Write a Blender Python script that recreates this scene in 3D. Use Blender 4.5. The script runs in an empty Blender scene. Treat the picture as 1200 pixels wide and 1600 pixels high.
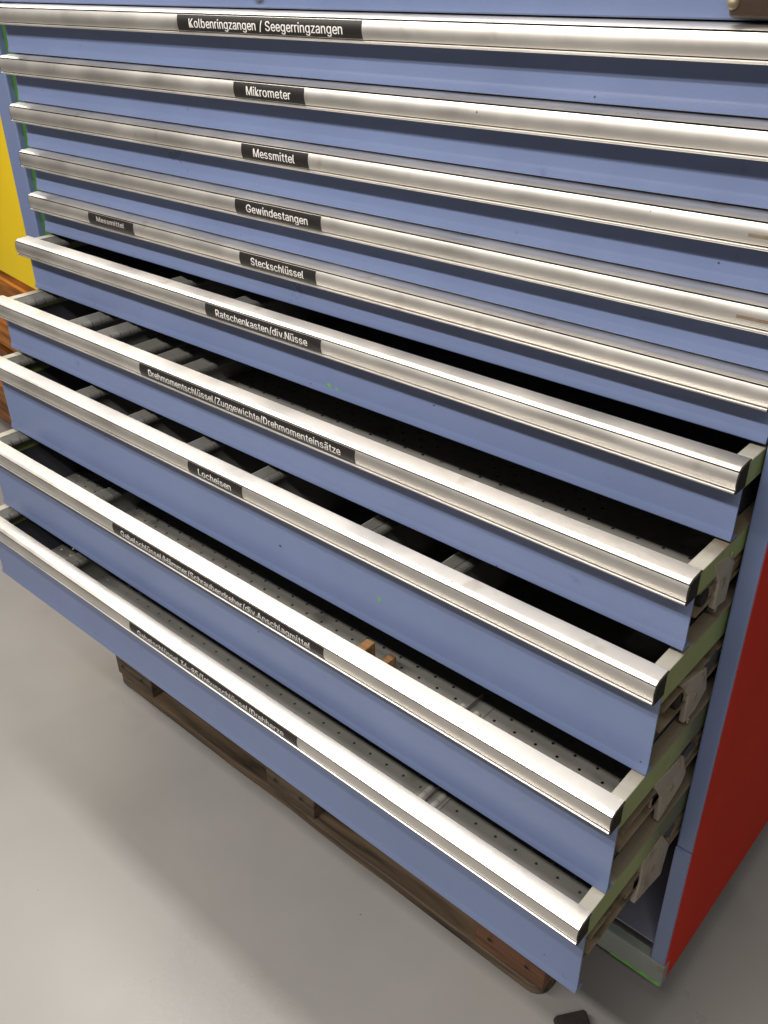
import bpy, bmesh, math, random
from mathutils import Vector, Matrix
random.seed(7)
scene = bpy.context.scene
COL = scene.collection

# ------------------------------------------------------------------ camera
cam_d = bpy.data.cameras.new('camera')
cam = bpy.data.objects.new('camera', cam_d); COL.objects.link(cam)
cam_d.sensor_fit = 'VERTICAL'; cam_d.sensor_height = 24.0
cam_d.lens = 1419.87 / 1600 * 24.0
cam_d.clip_start = 0.02; cam_d.clip_end = 60
_R = Matrix(((0.74624812, 0.66548411, -0.01564126),
             (0.33531291, -0.39609762, -0.8547935),
             (-0.57504695, 0.63264332, -0.51873252)))      # rows: right, down, forward
_M = Matrix((_R[0], -_R[1], -_R[2])).transposed()
cam.matrix_world = Matrix.Translation((1.7221, -0.8702, 1.4913)) @ _M.to_4x4()
scene.camera = cam

# ------------------------------------------------------------------ light
world = bpy.data.worlds.new('World'); scene.world = world; world.use_nodes = True
bg = world.node_tree.nodes['Background']
bg.inputs[0].default_value = (1.0, 0.95, 0.90, 1); bg.inputs[1].default_value = 0.13
def lamp(name, loc, sx, sy, power, col=(1, 0.945, 0.875)):
    d = bpy.data.lights.new(name, 'AREA'); d.shape = 'RECTANGLE'; d.size = sx; d.size_y = sy
    d.energy = power; d.color = col
    o = bpy.data.objects.new(name, d); COL.objects.link(o); o.location = loc
    return o
lamp('ceiling_lamp_front', (0.55, -0.96, 2.08), 2.2, 0.09, 24)
lamp('ceiling_lamp_back_row', (1.15, -1.63, 2.75), 3.5, 0.10, 80)
lamp('ceiling_lamp_over', (-0.55, 0.02, 2.75), 2.9, 0.20, 45)
lamp('ceiling_lamp_behind', (-0.6, 1.50, 2.75), 5.0, 0.40, 50)
scene.view_settings.view_transform = 'Standard'; scene.view_settings.look = 'None'
scene.view_settings.exposure = 0.0; scene.view_settings.gamma = 1.0

# ------------------------------------------------------------------ materials
def mat(name, col, rough=0.5, metal=0.0, var=0.06, vscale=6.0, bump=0.0, bscale=200.0,
        stretch=(1, 1, 1), spots=None, coat=0.0, rvar=0.0, spec=0.5, specks=None):
    m = bpy.data.materials.new(name); m.use_nodes = True
    nt = m.node_tree; N = nt.nodes; L = nt.links; b = N['Principled BSDF']
    b.inputs['Roughness'].default_value = rough; b.inputs['Metallic'].default_value = metal
    b.inputs['Coat Weight'].default_value = coat; b.inputs['Coat Roughness'].default_value = 0.13
    b.inputs['Specular IOR Level'].default_value = spec
    tc = N.new('ShaderNodeTexCoord'); mp = N.new('ShaderNodeMapping')
    oi = N.new('ShaderNodeObjectInfo'); rm = N.new('ShaderNodeMath'); rm.operation = 'MULTIPLY'; rm.inputs[1].default_value = 61.0
    av = N.new('ShaderNodeVectorMath'); av.operation = 'ADD'          # every object wears its own marks
    L.new(oi.outputs['Random'], rm.inputs[0]); L.new(tc.outputs['Object'], av.inputs[0]); L.new(rm.outputs[0], av.inputs[1])
    L.new(av.outputs[0], mp.inputs['Vector']); mp.inputs['Scale'].default_value = stretch
    nz = N.new('ShaderNodeTexNoise'); nz.inputs['Scale'].default_value = vscale
    nz.inputs['Detail'].default_value = 6; nz.inputs['Roughness'].default_value = 0.6
    L.new(mp.outputs[0], nz.inputs['Vector'])
    rp = N.new('ShaderNodeValToRGB'); rp.color_ramp.elements[0].position = 0.3; rp.color_ramp.elements[1].position = 0.7
    rp.color_ramp.elements[0].color = [c * (1 - var) for c in col] + [1]
    rp.color_ramp.elements[1].color = [min(1, c * (1 + var)) for c in col] + [1]
    L.new(nz.outputs['Fac'], rp.inputs[0]); out = rp.outputs[0]
    if spots:
        sc, lo, hi, scol, amt = spots
        n2 = N.new('ShaderNodeTexNoise'); n2.inputs['Scale'].default_value = sc; n2.inputs['Detail'].default_value = 3
        L.new(mp.outputs[0], n2.inputs['Vector'])
        mr = N.new('ShaderNodeMapRange'); mr.inputs[1].default_value = lo; mr.inputs[2].default_value = hi; mr.inputs[4].default_value = amt
        L.new(n2.outputs['Fac'], mr.inputs[0])
        mx = N.new('ShaderNodeMix'); mx.data_type = 'RGBA'; L.new(mr.outputs[0], mx.inputs[0])
        L.new(out, mx.inputs[6]); mx.inputs[7].default_value = list(scol) + [1]; out = mx.outputs[2]
    if specks:
        sc, size, share, scol = specks
        vo = N.new('ShaderNodeTexVoronoi'); vo.inputs['Scale'].default_value = sc; L.new(mp.outputs[0], vo.inputs['Vector'])
        a1 = N.new('ShaderNodeMath'); a1.operation = 'LESS_THAN'; a1.inputs[1].default_value = size; L.new(vo.outputs['Distance'], a1.inputs[0])
        sp = N.new('ShaderNodeSeparateColor'); L.new(vo.outputs['Color'], sp.inputs[0])
        a2 = N.new('ShaderNodeMath'); a2.operation = 'LESS_THAN'; a2.inputs[1].default_value = share; L.new(sp.outputs[0], a2.inputs[0])
        a3 = N.new('ShaderNodeMath'); a3.operation = 'MULTIPLY'; L.new(a1.outputs[0], a3.inputs[0]); L.new(a2.outputs[0], a3.inputs[1])
        mx = N.new('ShaderNodeMix'); mx.data_type = 'RGBA'; L.new(a3.outputs[0], mx.inputs[0]); L.new(out, mx.inputs[6]); mx.inputs[7].default_value = list(scol) + [1]; out = mx.outputs[2]
    L.new(out, b.inputs['Base Color'])
    if rvar:
        mr = N.new('ShaderNodeMapRange'); mr.inputs[1].default_value = 0.3; mr.inputs[2].default_value = 0.7
        mr.inputs[3].default_value = rough - rvar; mr.inputs[4].default_value = rough + rvar
        L.new(nz.outputs['Fac'], mr.inputs[0]); L.new(mr.outputs[0], b.inputs['Roughness'])
    if bump:
        n3 = N.new('ShaderNodeTexNoise'); n3.inputs['Scale'].default_value = bscale; n3.inputs['Detail'].default_value = 4
        L.new(mp.outputs[0], n3.inputs['Vector'])
        bp = N.new('ShaderNodeBump'); bp.inputs['Strength'].default_value = bump; bp.inputs['Distance'].default_value = 0.001
        L.new(n3.outputs['Fac'], bp.inputs['Height']); L.new(bp.outputs[0], b.inputs['Normal'])
    return m

BLUE = mat('blue_enamel', (0.138, 0.180, 0.318), 0.32, var=0.06, specks=(48, 0.06, 0.10, (0.04, 0.045, 0.07)), vscale=5, bump=0.12, bscale=350, spots=(38, 0.70, 0.76, (0.09, 0.11, 0.2), 0.45), rvar=0.05)
RED = mat('red_enamel', (0.56, 0.028, 0.010), 0.7, var=0.08, vscale=4, bump=0.1, bscale=300, spec=0.12)
YELLOW = mat('yellow_enamel', (0.97, 0.68, 0.012), 0.45, var=0.05, vscale=3, bump=0.1, bscale=200)
GREEN = mat('green_paint', (0.045, 0.155, 0.018), 0.55, var=0.15, vscale=14)
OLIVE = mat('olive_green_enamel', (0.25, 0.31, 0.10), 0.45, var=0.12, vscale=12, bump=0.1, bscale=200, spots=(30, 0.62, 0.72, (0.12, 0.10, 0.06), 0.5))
ALU = mat('brushed_aluminium', (0.80, 0.77, 0.725), 0.46, 1.0, var=0.025, vscale=9, stretch=(1, 1, 1),
          spots=(20, 0.64, 0.74, (0.52, 0.46, 0.39), 0.5), rvar=0.06, specks=(60, 0.07, 0.05, (0.25, 0.2, 0.15)))
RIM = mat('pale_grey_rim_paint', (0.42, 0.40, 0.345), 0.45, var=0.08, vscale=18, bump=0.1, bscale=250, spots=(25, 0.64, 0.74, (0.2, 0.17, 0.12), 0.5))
def darken_back(m, y0, y1, col, amt):
    # blend a darker colour in, growing towards the back of the drawer
    nt = m.node_tree; N = nt.nodes; L = nt.links; b = N['Principled BSDF']; src = b.inputs['Base Color'].links[0].from_socket
    tc = N.new('ShaderNodeTexCoord'); sx = N.new('ShaderNodeSeparateXYZ'); L.new(tc.outputs['Object'], sx.inputs[0])
    nz = N.new('ShaderNodeTexNoise'); nz.inputs['Scale'].default_value = 60; L.new(tc.outputs['Object'], nz.inputs[0])
    md = N.new('ShaderNodeMath'); md.operation = 'MULTIPLY_ADD'; md.inputs[1].default_value = 0.03; L.new(nz.outputs['Fac'], md.inputs[0]); L.new(sx.outputs['Y'], md.inputs[2])
    mr = N.new('ShaderNodeMapRange'); mr.inputs[1].default_value = y0; mr.inputs[2].default_value = y1; mr.inputs[4].default_value = amt; L.new(md.outputs[0], mr.inputs[0])
    mx = N.new('ShaderNodeMix'); mx.data_type = 'RGBA'; L.new(mr.outputs[0], mx.inputs[0]); L.new(src, mx.inputs[6]); mx.inputs[7].default_value = list(col) + [1]
    L.new(mx.outputs[2], b.inputs['Base Color'])
darken_back(RIM, 0.045, 0.085, (0.13, 0.10, 0.06), 0.85)  # greasy roller track plus shade under the drawer above, in the rim colour
darken_back(OLIVE, 0.14, 0.20, (0.06, 0.055, 0.03), 0.8)  # shade inside the cabinet painted onto the rear of the side walls
DARKCAP = mat('black_plastic', (0.022, 0.019, 0.016), 0.7, spec=0.15)
DARK_DULL = mat('dull_dark_brown', (0.035, 0.030, 0.025), 0.8, spec=0.1)
TUBE = mat('pale_label_tube', (0.34, 0.33, 0.30), 0.35)
TAPE = mat('tan_tape_residue', (0.20, 0.145, 0.10), 0.6, var=0.2, vscale=80)
LABEL = mat('black_label_strip', (0.014, 0.012, 0.011), 0.42, var=0.1, vscale=40)
WHITE = mat('white_letter_print', (0.72, 0.70, 0.68), 0.6, var=0.02)
FADED = mat('faded_letter_print', (0.42, 0.40, 0.38), 0.6, var=0.06, vscale=60)
TRAY = mat('dark_grey_sheet_steel', (0.185, 0.18, 0.167), 0.48, 0.0, var=0.12, vscale=10, bump=0.15, bscale=150, spots=(16, 0.6, 0.75, (0.05, 0.045, 0.04), 0.6), rvar=0.08)
DIVIDER = mat('grey_divider_steel', (0.24, 0.235, 0.22), 0.45, 0.2, var=0.10, vscale=20, bump=0.1, bscale=200, spots=(60, 0.68, 0.74, (0.35, 0.34, 0.32), 0.5))
CLEAR = mat('grey_divider_label_tube', (0.12, 0.118, 0.108), 0.32, 0.1, var=0.1, vscale=40)
RAIL = mat('greasy_slide_steel', (0.24, 0.19, 0.125), 0.42, 0.3, var=0.25, vscale=16, spots=(22, 0.55, 0.7, (0.06, 0.04, 0.025), 0.7))
PLATE = mat('cream_slide_plate', (0.36, 0.32, 0.25), 0.45, 0.3, var=0.15, vscale=25, spots=(30, 0.6, 0.7, (0.2, 0.13, 0.07), 0.6))
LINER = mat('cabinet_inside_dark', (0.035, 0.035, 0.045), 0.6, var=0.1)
SHELF = mat('dusty_grey_blue_enamel', (0.15, 0.16, 0.21), 0.5, var=0.12, vscale=9)
PLINTH = mat('worn_grey_green_plinth', (0.20, 0.225, 0.20), 0.5, var=0.15, vscale=14, bump=0.15, bscale=150, spots=(20, 0.6, 0.66, (0.2, 0.15, 0.09), 0.6))
LIME = mat('lime_green_paint', (0.13, 0.42, 0.06), 0.5, var=0.15, vscale=20)
BRASS = mat('dull_brass', (0.24, 0.20, 0.13), 0.5, 0.5, var=0.15, vscale=60)
BROWN = mat('brown_lacquer', (0.035, 0.020, 0.012), 0.5, var=0.3, vscale=40, spots=(50, 0.55, 0.65, (0.09, 0.045, 0.015), 0.6))
RUBBER = mat('black_rubber', (0.018, 0.013, 0.013), 0.55, var=0.2, vscale=50, bump=0.3, bscale=300)
def wood(name, dark, light, scale=1.0, rough=0.65):
    m = bpy.data.materials.new(name); m.use_nodes = True
    nt = m.node_tree; N = nt.nodes; L = nt.links; b = N['Principled BSDF']; b.inputs['Roughness'].default_value = rough
    tc = N.new('ShaderNodeTexCoord'); mp = N.new('ShaderNodeMapping'); mp.inputs['Scale'].default_value = (1.2 * scale, 14 * scale, 14 * scale)
    L.new(tc.outputs['Object'], mp.inputs[0])
    oi = N.new('ShaderNodeObjectInfo'); ad = N.new('ShaderNodeVectorMath'); ad.operation = 'ADD'
    ml = N.new('ShaderNodeMath'); ml.operation = 'MULTIPLY'; ml.inputs[1].default_value = 37
    L.new(oi.outputs['Random'], ml.inputs[0]); L.new(mp.outputs[0], ad.inputs[0]); L.new(ml.outputs[0], ad.inputs[1])
    nz = N.new('ShaderNodeTexNoise'); nz.inputs['Scale'].default_value = 3.0; nz.inputs['Detail'].default_value = 8; nz.inputs['Distortion'].default_value = 0.6
    L.new(ad.outputs[0], nz.inputs[0])
    rp = N.new('ShaderNodeValToRGB'); e = rp.color_ramp.elements
    e[0].position = 0.32; e[0].color = list(dark) + [1]; e[1].position = 0.68; e[1].color = list(light) + [1]
    L.new(nz.outputs['Fac'], rp.inputs[0]); L.new(rp.outputs[0], b.inputs['Base Color'])
    bp = N.new('ShaderNodeBump'); bp.inputs['Strength'].default_value = 0.35; bp.inputs['Distance'].default_value = 0.003
    L.new(nz.outputs['Fac'], bp.inputs['Height']); L.new(bp.outputs[0], b.inputs['Normal'])
    return m
PALLET = wood('old_dark_pallet_wood', (0.016, 0.010, 0.006), (0.17, 0.115, 0.070))
PALLET_ORANGE = wood('reddish_pallet_block_wood', (0.035, 0.015, 0.008), (0.24, 0.105, 0.048))
TIMBER = wood('amber_timber', (0.12, 0.032, 0.005), (0.55, 0.20, 0.025), 0.8, 0.5)
BLOCKWOOD = wood('pale_orange_wood', (0.20, 0.10, 0.04), (0.42, 0.23, 0.10), 2.5)
FLOORM = mat('grey_floor_coating', (0.270, 0.261, 0.252), 0.34, var=0.06, vscale=2.6, bump=0.10, bscale=90, spots=(5, 0.62, 0.72, (0.235, 0.225, 0.215), 0.6), rvar=0.08, specks=(26, 0.035, 0.22, (0.10, 0.092, 0.085)))

# ------------------------------------------------------------------ mesh helpers
def mesh_obj(name, bm, m, parent=None, smooth=False, loc=None):
    bmesh.ops.recalc_face_normals(bm, faces=bm.faces)
    me = bpy.data.meshes.new(name); bm.to_mesh(me); bm.free()
    for mm in (m if isinstance(m, (list, tuple)) else [m]): me.materials.append(mm)
    if smooth:
        for p in me.polygons: p.use_smooth = True
        me.set_sharp_from_angle(angle=math.radians(20))
    o = bpy.data.objects.new(name, me); COL.objects.link(o)
    if parent: o.parent = parent
    if loc: o.location = loc
    return o
def reuse(name, me, parent, loc=None):
    o = bpy.data.objects.new(name, me); COL.objects.link(o); o.parent = parent
    if loc: o.location = loc
    return o
def box(bm, x0, x1, y0, y1, z0, z1, bev=0.0, seg=1, mi=0):
    r = bmesh.ops.create_cube(bm, size=1.0)
    vs = r['verts']
    for v in vs: v.co = Vector((x0 + (v.co.x + .5) * (x1 - x0), y0 + (v.co.y + .5) * (y1 - y0), z0 + (v.co.z + .5) * (z1 - z0)))
    fs = set(f for v in vs for f in v.link_faces)
    for f in fs: f.material_index = mi
    if bev:
        es = set(e for v in vs for e in v.link_edges)
        rr = bmesh.ops.bevel(bm, geom=list(es), offset=bev, segments=seg, affect='EDGES', profile=0.5)
        for f in rr['faces']: f.material_index = mi
    return vs
def sweep_x(bm, prof, x0, x1, caps=True, nseg=1):
    """closed profile of (y,z) points swept along x"""
    rings = []
    for k in range(nseg + 1):
        x = x0 + (x1 - x0) * k / nseg
        rings.append([bm.verts.new((x, y, z)) for y, z in prof])
    n = len(prof)
    for a, b in zip(rings, rings[1:]):
        for i in range(n): bm.faces.new((a[i], a[(i + 1) % n], b[(i + 1) % n], b[i]))
    if caps:
        bm.faces.new(rings[0][::-1]); bm.faces.new(rings[-1])
def sweep_y(bm, prof, y0, y1, caps=True):
    a = [bm.verts.new((x, y0, z)) for x, z in prof]; b = [bm.verts.new((x, y1, z)) for x, z in prof]
    n = len(prof)
    for i in range(n): bm.faces.new((a[i], a[(i + 1) % n], b[(i + 1) % n], b[i]))
    if caps: bm.faces.new(a[::-1]); bm.faces.new(b)
def tag(o, label=None, cat=None, group=None, kind=None):
    if label: o['label'] = label
    if cat: o['category'] = cat
    if group: o['group'] = group
    if kind: o['kind'] = kind
    return o
def empty(name, loc=(0, 0, 0)):
    o = bpy.data.objects.new(name, None); COL.objects.link(o); o.location = loc; o.empty_display_size = 0.1
    return o

# ------------------------------------------------------------------ floor
bm = bmesh.new()
bmesh.ops.create_grid(bm, x_segments=8, y_segments=8, size=9)
tag(mesh_obj('floor', bm, FLOORM), kind='structure')

# ------------------------------------------------------------------ cabinet carcass
XC = 1.4818; XLI = 0.0515; XS = 1.4591; ZB = 0.147; ZT = 1.60; DEP = 0.75
BAND = 1.4423
cab = empty('tool_cabinet', (0, 0, 0.147))
tag(cab, 'wide blue steel tool cabinet with red side and aluminium drawer handles, lower drawers pulled out', 'tool cabinet')
def cabpart(name, bm, m, smooth=False):
    o = mesh_obj(name, bm, m, cab, smooth); o.location = (0, 0, -0.147); return o
bm = bmesh.new(); box(bm, 0.0, XLI, 0, 0.05, ZB + .05, ZT, 0.0025, 2)
cabpart('corner_post', bm, BLUE, True)
bm = bmesh.new()
box(bm, XS, XC, 0, 0.05, 0.4525, ZT, 0.0022, 2)
box(bm, XS - .001, XC - .0003, -0.0010, 0.05, 0.1975, 0.4495, 0.0022, 2)
cabpart('corner_post', bm, BLUE, True)
bm = bmesh.new(); box(bm, XLI + .0005, XS - .0005, 0.0003, 0.04, BAND, ZT - .03, 0.0015, 1)
rail = cabpart('front_rail', bm, BLUE, True); rail.name = 'top_rail'
bm = bmesh.new(); box(bm, -0.002, XC + .002, -0.003, DEP, ZT, ZT + .03, 0.003, 2)
cabpart('top_panel', bm, BLUE, True)
bm = bmesh.new(); box(bm, XC - .004, XC - .0006, 0.0505, DEP, ZB, ZT - .001); box(bm, XC - .0006, XC + .0004, 0.0022, DEP, ZB + .002, ZT - .001)
cabpart('side_panel', bm, RED)['label'] = 'red painted side panel'
bm = bmesh.new(); box(bm, 0.0005, 0.004, 0.0505, DEP, ZB, ZT - .001)
cabpart('side_panel', bm, BLUE)
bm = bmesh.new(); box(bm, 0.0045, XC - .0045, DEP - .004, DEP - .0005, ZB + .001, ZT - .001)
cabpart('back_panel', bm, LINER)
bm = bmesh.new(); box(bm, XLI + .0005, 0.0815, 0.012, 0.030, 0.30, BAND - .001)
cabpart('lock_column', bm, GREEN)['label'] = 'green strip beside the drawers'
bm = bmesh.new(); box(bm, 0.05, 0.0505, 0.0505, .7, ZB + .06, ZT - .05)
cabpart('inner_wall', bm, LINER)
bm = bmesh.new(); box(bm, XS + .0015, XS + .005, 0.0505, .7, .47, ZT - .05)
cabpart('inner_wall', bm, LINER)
bm = bmesh.new(); box(bm, 0.005, XC - .006, 0.0025, DEP - .005, 0.2290, 0.2325)
cabpart('bottom_shelf', bm, SHELF)
# plinth with a fork slot
bm = bmesh.new(); box(bm, 0.0, XC + .001, -0.002, 0.016, ZB, 0.197, 0.0015, 1)
pl = cabpart('plinth', bm, PLINTH, True)
bm = bmesh.new()
xs_ = [1.398 + (XC - 1.400) * q / 16 for q in range(17)]; hs = [.003 + .007 * (.5 + .5 * math.sin(q * 1.3)) * (.4 + .6 * min(1, q / 8)) for q in range(17)]
lo = [bm.verts.new((x, -0.0022, ZB + .0006)) for x in xs_]; hi = [bm.verts.new((x, -0.0022, ZB + .0006 + h)) for x, h in zip(xs_, hs)]
for q in range(16): bm.faces.new((lo[q], lo[q + 1], hi[q + 1], hi[q]))
cabpart('paint_patch', bm, LIME)
# lock and latch on the top rail
bm = bmesh.new()
bmesh.ops.create_cone(bm, cap_ends=True, segments=28, radius1=0.0105, radius2=0.0095, depth=0.006, matrix=Matrix.Translation((0.7358, -0.003, 1.4605)) @ Matrix.Rotation(math.pi / 2, 4, 'X'))
bmesh.ops.create_cone(bm, cap_ends=True, segments=24, radius1=0.0066, radius2=0.006, depth=0.003, matrix=Matrix.Translation((0.7358, -0.0075, 1.4605)) @ Matrix.Rotation(math.pi / 2, 4, 'X'))
cabpart('lock', bm, BRASS, True)
bm = bmesh.new(); box(bm, 1.352, 1.45, -0.018, -0.0002, BAND + .0015, 1.53, 0.006, 3)
cabpart('latch', bm, BROWN, True)
bm = bmesh.new()
bmesh.ops.create_uvsphere(bm, u_segments=20, v_segments=12, radius=0.0058, matrix=Matrix.Translation((1.3565, -0.0165, 1.4560)))
cabpart('latch_knob', bm, BRASS, True)

# ------------------------------------------------------------------ drawers
XHL, XHR = 0.0847, 1.4601
XFL, XFR = 0.0850, 1.4578
Z = {1: 1.4372, 2: 1.3619, 3: 1.2861, 4: 1.2104, 5: 1.1357, 6: 1.0619, 7: 0.9675, 8: 0.8621, 9: 0.7153, 10: 0.5668}
EXT = {1: 0, 2: 0, 3: 0, 4: 0, 5: 0, 6: 0.0435, 7: 0.1174, 8: 0.1552, 9: 0.2094, 10: 0.2491}
FH = {6: 0.0935, 7: 0.0985, 8: 0.1475, 9: 0.1495, 10: 0.1499}
for i in range(1, 5): FH[i] = Z[i] - (Z[i + 1] + 0.0052)
FH[5] = 0.0708
# handle cross-section (local y, z), nose is an arc
NA, NB, SAG = Vector((-0.0221, -0.0025)), Vector((-0.0222, -0.0222)), 0.0021
_c = (NB - NA).length; _r = (_c * _c / 4 + SAG * SAG) / (2 * SAG)
_cy = NA.x - SAG + _r; _cz = (NA.y + NB.y) / 2; _half = math.asin(_c / 2 / _r)
def nose(t, off=0.0):
    """t 0 at the top of the nose, 1 at the bottom"""
    a = _half * (1 - 2 * t); return (_cy - (_r + off) * math.cos(a), _cz + (_r + off) * math.sin(a))
prof = [(0.0034, 0.0034), (-0.0155, 0.0020), (-0.0170, 0.0017), (-0.0182, 0.0011), (-0.0214, -0.0003), (-0.0221, -0.0008), (-0.0190, -0.0010), (-0.0190, -0.0023)]
prof += [nose(k / 12) for k in range(13)]
prof += [(-0.0206, -0.0224), (-0.0206, -0.0233), (-0.0232, -0.0234), (-0.0243, -0.0240), (-0.0244, -0.0252), (-0.0236, -0.0262), (-0.0215, -0.0265), (-0.0003, -0.0265), (-0.0003, 0.0018), (0.0034, 0.0018)]
bm = bmesh.new(); sweep_x(bm, prof, XHL + .0016, XHR - .0016, True, 4)

for f in bm.faces:                                               # the two grooves beside the label bed get the dark colour
    if len(f.verts) == 4:
        ys = [v.co.y for v in f.verts]; zs = [v.co.z for v in f.verts]; cz_ = sum(zs) / 4; cy_ = sum(ys) / 4
        if (-0.0027 < cz_ < -0.0009 and cy_ > -0.0216) or (-0.0236 < cz_ < -0.0222 and cy_ > -0.0216 and cy_ < -0.019): f.material_index = 1
_h = mesh_obj('handle', bm, [ALU, DARK_DULL], None, True); ME_HANDLE = _h.data; bpy.data.objects.remove(_h)
def capmesh(x0, x1):
    bm = bmesh.new(); sweep_x(bm, [(y * .985 - .0001, -0.0118 + (z + .0118) * .985) for y, z in prof], x0, x1)
    o = mesh_obj('end_cap', bm, DARKCAP); me = o.data; bpy.data.objects.remove(o); return me
ME_CAPL, ME_CAPR = capmesh(XHL, XHL + .0016), capmesh(XHR - .0016, XHR)

def front_mesh(h):
    b = -h
    p = [(0.0, 0.0015), (0.0, b + 0.0120), (-0.0005, b + 0.0102), (-0.0026, b + 0.0026), (-0.0026, b + 0.0014), (-0.0020, b + 0.0004), (-0.0006, b), (0.014, b), (0.014, b + .0015), (0.0025, b + .0015), (0.0025, 0.0015)]
    bm = bmesh.new(); sweep_x(bm, p, XFL, XFR, True, 2)
    return bm
def strip_mesh(x0, x1):
    bm = bmesh.new(); n = 10; T = [0.03 + 0.94 * k / n for k in range(n + 1)]
    o_ = [nose(t, 0.00035) for t in T]; i_ = [nose(t, -0.0003) for t in T]
    sweep_x(bm, o_ + i_[::-1], x0, x1); return bm
FONT = None; GLYPH = {}
try:                                                             # the sans face that ships inside Blender itself
    FONT = bpy.data.fonts.load(bpy.utils.system_resource('DATAFILES', path='fonts') + '/Inter.woff2')
except Exception:
    FONT = bpy.data.fonts.load('<builtin>')
def text_mesh(s, x0, x1, cap=0.0104, base=0.76):
    """bold white print laid on the curved handle nose"""
    def tm(body):
        c = bpy.data.curves.new('t', 'FONT'); c.font = FONT; c.body = body; c.size = 1.0; c.offset = 0.0; c.resolution_u = 3
        c.space_character = 1.0
        o = bpy.data.objects.new('t', c); COL.objects.link(o)
        bpy.context.view_layer.update()
        me = bpy.data.meshes.new_from_object(o.evaluated_get(bpy.context.evaluated_depsgraph_get()))
        bpy.data.objects.remove(o); bpy.data.curves.remove(c); return me
    m0 = tm('M'); ch = max(v.co.y for v in m0.vertices); bpy.data.meshes.remove(m0)
    bm = bmesh.new(); pen = 0.0
    for c in s:
        if c == ' ': pen += 0.22; continue
        if c not in GLYPH: GLYPH[c] = tm(c)
        g = GLYPH[c]; lo = min(v.co.x for v in g.vertices); hi = max(v.co.x for v in g.vertices)
        n0 = len(bm.verts); bm.from_mesh(g); bm.verts.ensure_lookup_table()
        for v in bm.verts[n0:]: v.co.x += pen - lo
        pen += hi - lo + (0.10 if c not in 'rtfvzke/.' else 0.065)
    xs = [v.co.x for v in bm.verts]; a, b = min(xs), max(xs); arc = 2 * _half * _r
    for k in range(-3, 9):
        bmesh.ops.bisect_plane(bm, geom=bm.verts[:] + bm.edges[:] + bm.faces[:], plane_co=(0, k * ch / 7, 0), plane_no=(0, 1, 0))
    for v in bm.verts:
        x = x0 + (v.co.x - a) / (b - a) * (x1 - x0)
        t = base - v.co.y / ch * cap / arc
        y, z = nose(t, 0.00055); v.co = Vector((x, y, z))
    bmesh.ops.triangulate(bm, faces=bm.faces)
    src = bm.verts[:] + bm.edges[:] + bm.faces[:]; wd = 0.00024 if len(s) < 40 else 0.00015
    for k, dx in enumerate((-wd, wd)):                 # a heavier stroke: the print doubled a hair to each side
        r = bmesh.ops.duplicate(bm, geom=src)
        for v in r['geom']:
            if isinstance(v, bmesh.types.BMVert): v.co.x += dx; v.co.y -= 0.00003 * (k + 1)
    return bm
LAB = {1: [('Kolbenringzangen / Seegerringzangen', .5948, .9323, .6204, .9022)], 2: [('Mikrometer', .6991, .8324, .7247, .8083)], 3: [('Messmittel', .7034, .8329, .7283, .8080)],
       4: [('Gewindestangen', .6785, .8505, .7032, .8260)], 5: [('Steckschlüssel', .6770, .8352, .7025, .8115), ('Messmittel', .2827, .4131, .3079, .3880)],
       6: [('Ratschenkasten/div.Nüsse', .6387, .8834, .6633, .8575)], 7: [('Drehmomentschlüssel/Zuggewichte/Drehmomenteinsätze', .5522, 1.0113, .5755, .9866)],
       8: [('Locheisen', .7000, .8230, .7250, .7986)], 9: [('Gabelschlüssel/Hämmer/Schraubendreher/div.Anschlagmittel', .5416, 1.0295, .5651, 1.0045)],
       10: [('Gabelschlüssel 36–85/Inbusschlüssel/Drehherze', .6056, 1.0060, .6280, .9790)]}
TXT = {1: 'topmost drawer under the blue rail, closed', 2: 'closed drawer, second from the top', 3: 'closed drawer, third from the top', 4: 'closed drawer, fourth from the top',
       5: 'closed drawer with two label strips', 6: 'drawer pulled out a hand breadth', 7: 'drawer with the long three-word label, pulled half open', 8: 'deep open drawer with grey dividers',
       9: 'deep open drawer holding small wooden blocks', 10: 'lowest drawer, pulled out furthest'}
TH = 0.0036                                                       # front panel thickness
def body_mesh(kind):
    """tray walls; local y from the front panel back"""
    yb = 0.62; bm = bmesh.new()
    dep = {75: 0.060, 100: 0.090, 150: 0.140}[kind]; sk = {75: 0.03, 100: 0.030, 150: 0.043}[kind]; rz = -0.003
    # right: pale rim on top of a box section, inset wall below
    for (xo, xi, xw) in ((1.4570, 1.4400, 1.4425), (0.0870, 0.1040, 0.1015)):
        s = 1 if xo > xi else -1
        bm2 = bm
        lo, hi = min(xo, xi), max(xo, xi)
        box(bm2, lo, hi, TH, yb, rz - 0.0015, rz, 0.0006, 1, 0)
        box(bm2, lo + .0002, hi - .0002, TH, yb, rz - sk, rz - 0.0016, 0.0, 1, 1)
        lo, hi = min(xi, xw), max(xi, xw)
        box(bm2, lo + .0003, hi, TH, yb, -dep, rz - sk - .0001, 0.0, 1, 2)  # dark inset wall: shade of the gap under the box section, as colour
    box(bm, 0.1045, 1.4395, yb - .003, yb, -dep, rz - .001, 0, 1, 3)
    return bm
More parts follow.
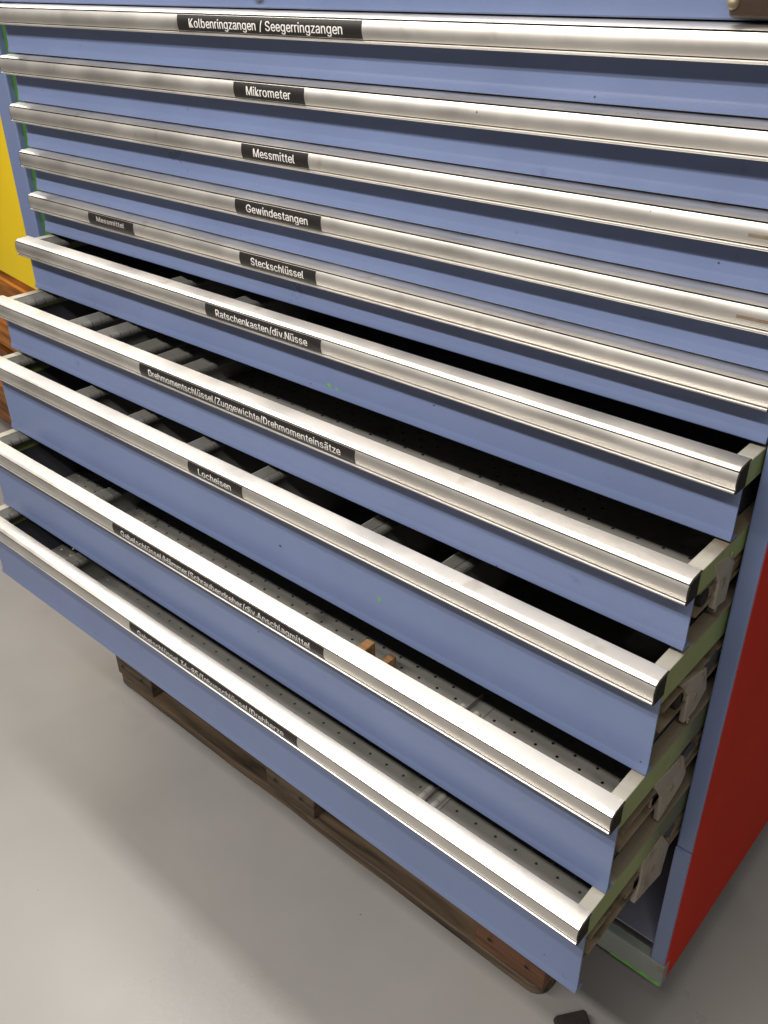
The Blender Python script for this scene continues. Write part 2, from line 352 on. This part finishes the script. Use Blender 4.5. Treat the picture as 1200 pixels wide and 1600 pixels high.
def floor_mesh(kind):
    """perforated tray floor: staggered real holes"""
    dep = {100: 0.090, 150: 0.140}[kind]; bm = bmesh.new()
    P, Q, R_ = 0.0348, 0.0174, 0.0024
    x0, x1, y0, y1 = 0.1017, 1.4423, TH, 0.6168
    nx = round((x1 - x0) / P); px = (x1 - x0) / nx; cut = 0.33
    z = -dep + .0002
    rows = int(cut / Q)
    def quad(a, b, c, d): bm.faces.new([bm.verts.new((p[0], p[1], z)) for p in (a, b, c, d)])
    for r in range(rows):
        ya = y0 + r * Q; yc = ya + Q / 2
        off = 0 if r % 2 == 0 else px / 2
        xs = x0 - off
        k = 0
        if off: quad((x0, ya), (x0 + px / 2, ya), (x0 + px / 2, ya + Q), (x0, ya + Q)); xs = x0 + px / 2
        n = nx if not off else nx - 1
        for k in range(n):
            xa = xs + k * px; xm = xa + px / 2; hw, hh = px / 2, Q / 2
            out = [(xa, ya), (xm, ya), (xa + px, ya), (xa + px, yc), (xa + px, ya + Q), (xm, ya + Q), (xa, ya + Q), (xa, yc)]
            ov = [bm.verts.new((p[0], p[1], z)) for p in out]; iv = []
            for p in out:
                d = Vector((p[0] - xm, (p[1] - yc) * hw / hh)).normalized() * R_
                iv.append(bm.verts.new((xm + d.x, yc + d.y, z)))
            for q in range(8): bm.faces.new((ov[q], ov[(q + 1) % 8], iv[(q + 1) % 8], iv[q]))
        if off: quad((x1 - px / 2, ya), (x1, ya), (x1, ya + Q), (x1 - px / 2, ya + Q))
    ye = y0 + rows * Q
    quad((x0, ye), (x1, ye), (x1, y1), (x0, y1))
    bmesh.ops.remove_doubles(bm, verts=bm.verts, dist=1e-5)
    return bm
def divider_mesh(h, yb=0.6):
    bm = bmesh.new(); box(bm, -0.0008, 0.0008, TH + .0005, yb, -h, 0.0); return bm
def holder_mesh(y0=TH + .001, y1=0.6):
    """sloping label flange with a segmented half-round tube along its lower edge"""
    bm = bmesh.new()
    sweep_y(bm, [(0.0009, -0.0003), (0.0130, -0.0060), (0.0130, -0.0073), (0.0009, -0.0018)], y0, y1)
    y = y0 + 0.004
    while y < y1 - .02:
        p = [(0.0188 + 0.0066 * math.cos(a), -0.0105 + 0.0066 * math.sin(a)) for a in [math.radians(150 - k * 30) for k in range(9)]]
        sweep_y(bm, p, y, y + 0.0165); y += 0.0182
    return bm
def plate_mesh(pts, x0=1.4572, x1=1.4586, bev=0):
    bm = bmesh.new()
    a = [bm.verts.new((x0, y, z)) for y, z in pts]; b = [bm.verts.new((x1, y, z)) for y, z in pts]; n = len(pts)
    for i in range(n): bm.faces.new((a[i], a[(i + 1) % n], b[(i + 1) % n], b[i]))
    bm.faces.new(a[::-1]); bm.faces.new(b)
    if bev: bmesh.ops.recalc_face_normals(bm, faces=bm.faces); bmesh.ops.bevel(bm, geom=bm.edges[:], offset=bev, segments=2, affect='EDGES', profile=.5)
    return bm
def rail_mesh(zt, y0, y1):
    bm = bmesh.new()
    sweep_y(bm, [(1.4428, zt), (1.4550, zt), (1.4550, zt - .002), (1.4448, zt - .002), (1.4448, zt - .030), (1.4550, zt - .030), (1.4550, zt - .032), (1.4428, zt - .032)], y0, y1)
    return bm
def member_mesh(zt, y0, y1):
    bm = bmesh.new(); box(bm, 1.4455, 1.4545, y0, y1, zt - .0225, zt - .0095, 0.001, 1); return bm

ME = {}
for k in (75, 100, 150):
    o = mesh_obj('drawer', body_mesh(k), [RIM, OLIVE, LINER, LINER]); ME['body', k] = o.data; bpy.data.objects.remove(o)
    if k > 75:
        o = mesh_obj('tray_floor', floor_mesh(k), TRAY); ME['floor', k] = o.data; bpy.data.objects.remove(o)
o = mesh_obj('label_holder', holder_mesh(), [CLEAR], smooth=True); ME['holder'] = o.data; bpy.data.objects.remove(o)
KIND = {1: 75, 2: 75, 3: 75, 4: 75, 5: 75, 6: 100, 7: 100, 8: 150, 9: 150, 10: 150}
# x of each divider and how far its top lies below the rim
DIVS = {6: [(0.1045, .004), (0.475, .012), (0.633, .014)], 7: [(0.1045, .004), (0.2935, .003), (0.378, .003), (0.424, .028), (0.478, .034), (0.540, .038)],
        8: [(0.1045, .004), (0.3425, .003), (0.498, .003), (0.655, .003), (0.805, .003), (1.000, .022), (1.139, .022)], 9: [(0.1045, .004), (0.318, .075)], 10: [(0.1045, .004), (0.275, .060)]}
# outline of each slide carriage seen beside the drawer (y, height below the rim) and of the strap that carries it back
SLIDE = {7: dict(zt=-0.038, plate=[(-0.0748, -0.0125), (-0.0389, -0.0207), (-0.0158, -0.0368), (-0.0179, -0.0899), (-0.0491, -0.0851), (-0.05, -0.05)], strap=[(-0.0389, -0.0207), (-0.0233, -0.0123), (-0.0071, -0.0229), (-0.0158, -0.0368)]),
         8: dict(zt=-0.07, plate=[(-0.0284, -0.0751), (-0.0144, -0.1161), (-0.0404, -0.1333), (-0.068, -0.1337), (-0.07, -0.09), (-0.0974, -0.0571)], strap=[(-0.0284, -0.0751), (-0.0033, -0.0652), (0.013, -0.0795), (-0.0193, -0.0898)]),
         9: dict(zt=-0.07, plate=[(-0.044, -0.0586), (-0.0217, -0.1032), (-0.0305, -0.1189), (-0.0857, -0.1394), (-0.093, -0.09), (-0.1232, -0.0445)], strap=[(-0.044, -0.0586), (-0.0193, -0.0549), (-0.0029, -0.0709), (-0.0287, -0.0729)]),
         10: dict(zt=-0.07, plate=[(-0.0589, -0.0406), (-0.0248, -0.09), (-0.0331, -0.1437), (-0.1106, -0.1251), (-0.1047, -0.0897), (-0.1081, -0.0464)], strap=[(-0.0589, -0.0406), (-0.0376, -0.0356), (-0.0161, -0.0576), (-0.0267, -0.0755)])}
DRAWER = {}
for i in range(1, 11):
    k = KIND[i]
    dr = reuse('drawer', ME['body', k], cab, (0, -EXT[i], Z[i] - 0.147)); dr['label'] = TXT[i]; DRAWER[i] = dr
    mesh_obj('front_panel', front_mesh(FH[i]), BLUE, dr, True)
    reuse('handle', ME_HANDLE, dr); reuse('end_cap', ME_CAPL, dr); reuse('end_cap', ME_CAPR, dr)
    for j, (s, a, b, ta, tb) in enumerate(LAB[i]):
        o = mesh_obj('name_label', strip_mesh(a, b), LABEL, dr, True); o['label'] = 'black strip reading ' + s
        if j: o = mesh_obj('lettering', text_mesh(s, ta, tb, 0.0078, 0.60), FADED, dr)
        else: o = mesh_obj('lettering', text_mesh(s, ta, tb), WHITE, dr)
    if k > 75: reuse('tray_floor', ME['floor', k], dr)
    for x, dz in DIVS.get(i, []):
        h = {100: .0895, 150: .1395}[k] - dz
        if x > 0.11: mesh_obj('divider', divider_mesh(h), DIVIDER, dr, False, (x, 0, -dz))
        reuse('label_holder', ME['holder'], dr, (x, 0, -dz))
    if i in SLIDE:
        s = SLIDE[i]
        mesh_obj('slide_rail', rail_mesh(s['zt'], 0.022, 0.6), RAIL, dr)
        mesh_obj('slide_member', member_mesh(s['zt'], EXT[i] * .45, 0.6), RAIL, dr)
        pts = [(y + EXT[i], z) for y, z in s['plate']]
        mesh_obj('slide_plate', plate_mesh(pts, 1.4500, 1.4574, .0012), PLATE, dr, True)
        mesh_obj('slide_strap', plate_mesh([(y + EXT[i], z) for y, z in s['strap']], 1.4550, 1.4562), LINER, dr)
        yc_, zc_ = sum(p[0] for p in pts) / len(pts), sum(p[1] for p in pts) / len(pts)
        for dy, dz, r_ in ((.012, .026, .0032), (.002, -.004, .0048), (-.004, -.036, .0032)):
            bm = bmesh.new(); bmesh.ops.create_cone(bm, cap_ends=True, segments=14, radius1=r_, radius2=r_ * .8, depth=.0016,
                matrix=Matrix.Translation((1.4578, yc_ + dy, zc_ + dz)) @ Matrix.Rotation(math.pi / 2, 4, 'Y') @ Matrix.Diagonal((1.5, 1, 1, 1)))
            mesh_obj('slide_bolt', bm, RAIL, dr, True)
        bm = bmesh.new(); bmesh.ops.create_cone(bm, cap_ends=True, segments=20, radius1=.010, radius2=.010, depth=.008,
            matrix=Matrix.Translation((1.4505, yc_ - .036, s['zt'] - .016)) @ Matrix.Rotation(math.pi / 2, 4, 'Y'))
        mesh_obj('slide_roller', bm, DARKCAP, dr, True)

for i, a in ((3, 1.4085), (4, 1.4115)):
    bm = bmesh.new(); T = [.50 + .16 * k / 4 for k in range(5)]
    sweep_x(bm, [nose(t, .0003) for t in T] + [nose(t, -.0003) for t in T[::-1]], a, XHR - .002)
    mesh_obj('tape_residue', bm, TAPE, DRAWER[i], True)
# chips in the blue enamel where older green paint shows
def chip(dr, x, z, w, h, m=LIME, n=9):
    bm = bmesh.new(); c = []
    for q in range(n):
        a = 2 * math.pi * q / n; r = random.uniform(.6, 1.1)
        c.append(bm.verts.new((x + w * r * math.cos(a), -0.0002, z + h * r * math.sin(a))))
    bm.faces.new(c); r = bmesh.ops.extrude_face_region(bm, geom=bm.faces[:])
    for v in r['geom']:
        if isinstance(v, bmesh.types.BMVert): v.co.y += .0001
    mesh_obj('paint_chip', bm, m, dr)
chip(DRAWER[6], .871, -.0790, .006, .0030); chip(DRAWER[6], .886, -.0805, .0035, .0018)
chip(DRAWER[8], 1.0612, .7642 - Z[8], .0020, .0075)
chip(DRAWER[8], .8676, .7671 - Z[8], .0032, .0022, BROWN)
chip(DRAWER[6], 1.06, -.055, .0022, .0012, BROWN); chip(DRAWER[9], .865, -.075, .0014, .0016, RUBBER)

# ------------------------------------------------------------------ pallet under the cabinet
PX, PY = 0.0979, -0.0596
pal = empty('wooden_pallet', (PX, PY, 0)); tag(pal, 'dark worn wooden pallet on the grey floor beneath the blue cabinet', 'pallet')
def plank(name, x0, x1, y0, y1, z0, z1, m, bev=.004, jit=.0015, parent=pal, round_ends=0):
    bm = bmesh.new(); cx, cy, cz = (x0 + x1) / 2, (y0 + y1) / 2, (z0 + z1) / 2
    box(bm, x0 - cx, x1 - cx, y0 - cy, y1 - cy, z0 - cz, z1 - cz)
    if round_ends:
        es = [e for e in bm.edges if abs(e.verts[0].co.z - e.verts[1].co.z) > 1e-4 and e.verts[0].co.y < 0]
        bmesh.ops.bevel(bm, geom=es, offset=round_ends, segments=5, affect='EDGES', profile=.5)
    bmesh.ops.bevel(bm, geom=[e for e in bm.edges if e.calc_face_angle(0) > .6], offset=bev, segments=2, affect='EDGES', profile=.5)
    if x1 - x0 > .3:
        for q in range(1, 14):
            bmesh.ops.bisect_plane(bm, geom=bm.verts[:] + bm.edges[:] + bm.faces[:], plane_co=(x0 - cx + (x1 - x0) * q / 14, 0, 0), plane_no=(1, 0, 0))
        for v in bm.verts:
            w = math.sin(v.co.x * 23 + cy * 40) * .5 + math.sin(v.co.x * 57 + 1) * .5
            v.co.y += w * jit; v.co.z += w * jit * .5 * (1 if v.co.z > 0 else 0)
    return mesh_obj(name, bm, m, parent, True, (cx, cy, cz))
PL = 1.222
for y in (0, .35, .70): plank('bottom_board', 0, PL, y, y + .1, 0.0005, .022, PALLET, .0022, .0016, round_ends=.032 if y == 0 else 0)
for x in (0, .5375, PL - .145):
    for y in (0, .3275, .70):
        plank('block', x + .002, x + .143, y + (.004 if y else .0045), y + (.1 if y != .3275 else .145), .0222, .0998, PALLET_ORANGE if x > 1 else PALLET, .003)
    plank('stringer_board', x, x + .145, 0.003, .8, .1001, .1232, PALLET, .002)
for y, w in ((0.005, .141), (.19, .1), (.3275, .145), (.51, .1), (.655, .145)): plank('deck_board', 0, PL, y, y + w, .1234, .1465, PALLET, .002)
for x in (0, .5375, PL - .145):                                  # nails through the bottom board
    for dx in (.035, .11):
        bm = bmesh.new(); bmesh.ops.create_cone(bm, cap_ends=True, segments=10, radius1=.0042, radius2=.0038, depth=.0012)
        mesh_obj('nail', bm, DARK_DULL, pal, True, (x + dx, -.0004, .062)).rotation_euler.x = math.pi / 2

# ------------------------------------------------------------------ small wooden blocks in the drawer
def wblock(x0, x1, y0, y1, zb, h, label, rz):
    bm = bmesh.new(); w, d = (x1 - x0) / 2, (y1 - y0) / 2
    box(bm, -w, w, -d, d, 0, h, .0018, 2)
    o = mesh_obj('wood_block', bm, BLOCKWOOD, None, True, ((x0 + x1) / 2, (y0 + y1) / 2, zb)); o.rotation_euler.z = rz
    return tag(o, label, 'wood block', 'wooden blocks in the open drawer')
zf = Z[9] - .1395
wblock(0.997, 1.013, -.182, -.112, zf, .062, 'taller orange wooden block standing in the deep open drawer', .05)
wblock(1.0165, 1.030, -.160, -.088, zf, .030, 'lower wooden block lying against the right of the taller orange one', -.03)

# low divider lying on the floor of the deep drawer
def lowdiv(dr, x, h, y0, y1):
    bm = bmesh.new(); d = EXT[dr]
    k = .1397
    box(bm, x - .022, x + .024, y0 + d, y1 + d, -k, -k + .0015)
    box(bm, x - .0008, x + .0008, y0 + d, y1 + d, -k + .0016, -k + h)
    mesh_obj('divider', bm, DIVIDER, DRAWER[dr])
    bm = bmesh.new()
    for q in range(5):
        ya = y0 + d + .002 + q * .0185
        for xx in (x - .010, x + .014):
            p = [(xx + .0055 * math.cos(a), -k + .0016 + .0055 * math.sin(a)) for a in [math.radians(180 - t * 30) for t in range(7)]]
            sweep_y(bm, p, ya, ya + .0170)
    mesh_obj('label_holder', bm, TUBE, DRAWER[dr], True)
lowdiv(9, 1.163, .012, -.175, -.050); lowdiv(10, 1.140, .010, -.215, -.105)

# ------------------------------------------------------------------ black wedge on the floor
bm = bmesh.new()
v = [(-.030, -.026, 0), (.026, -.026, 0), (.026, .026, 0), (-.030, .026, 0), (-.026, -.022, .016), (.023, -.022, .024), (.023, .022, .024), (-.026, .022, .016)]
vs = [bm.verts.new(p) for p in v]
for f in ((3, 2, 1, 0), (4, 5, 6, 7), (0, 1, 5, 4), (1, 2, 6, 5), (2, 3, 7, 6), (3, 0, 4, 7)): bm.faces.new([vs[q] for q in f])
bmesh.ops.bevel(bm, geom=bm.edges[:], offset=.0025, segments=2, affect='EDGES')
o = mesh_obj('rubber_wedge', bm, RUBBER, None, True, (1.388, -.066, 0.0005)); o.rotation_euler.z = .85
tag(o, 'small black rubber wedge on the grey floor before the cabinet corner', 'wedge')

# ------------------------------------------------------------------ yellow cupboard on a timber stack, beyond the far end
ANG = -0.13
yo = Vector((-0.80, 0.405, 0)); ca, sa = math.cos(ANG), math.sin(ANG)
yc = empty('yellow_cupboard', (yo.x, yo.y, .68)); yc.rotation_euler.z = ANG
tag(yc, 'yellow sheet steel cupboard standing on amber timber beyond the blue cabinet', 'cupboard')
bm = bmesh.new(); box(bm, -1.0, .35, 0.001, .5, 0.0, .95, .004, 2); mesh_obj('body', bm, YELLOW, yc, True)
zz = 0.0005
rows = [(.118, .02), (.122, -.012), (.125, .015), (.128, -.01), (.130, .012)]
tl = ['bottom amber squared log on the floor under the yellow cupboard', 'amber squared log second from the floor under the yellow cupboard', 'middle amber squared log of the stack under the yellow cupboard',
      'amber squared log second below the yellow cupboard', 'topmost amber squared log directly under the yellow cupboard']
for q, (h, dy) in enumerate(rows):
    for yy in (0,):
        bm = bmesh.new(); box(bm, -1.0, .33 + dy, -.02 + dy, .40, -h / 2, h / 2)
        bmesh.ops.bevel(bm, geom=bm.edges[:], offset=.022, segments=3, affect='EDGES')
        for v_ in bm.verts: v_.co.z += random.uniform(-.003, .003); v_.co.y += random.uniform(-.004, .004)
        o = mesh_obj('timber_log', bm, TIMBER, None, True, (yo.x, yo.y, zz + h / 2)); o.rotation_euler.z = ANG
        tag(o, tl[q], 'timber log', 'timber stack under the yellow cupboard')
    zz += h + .011
    if q < 4:
        pass
yc.location.z = zz - .008
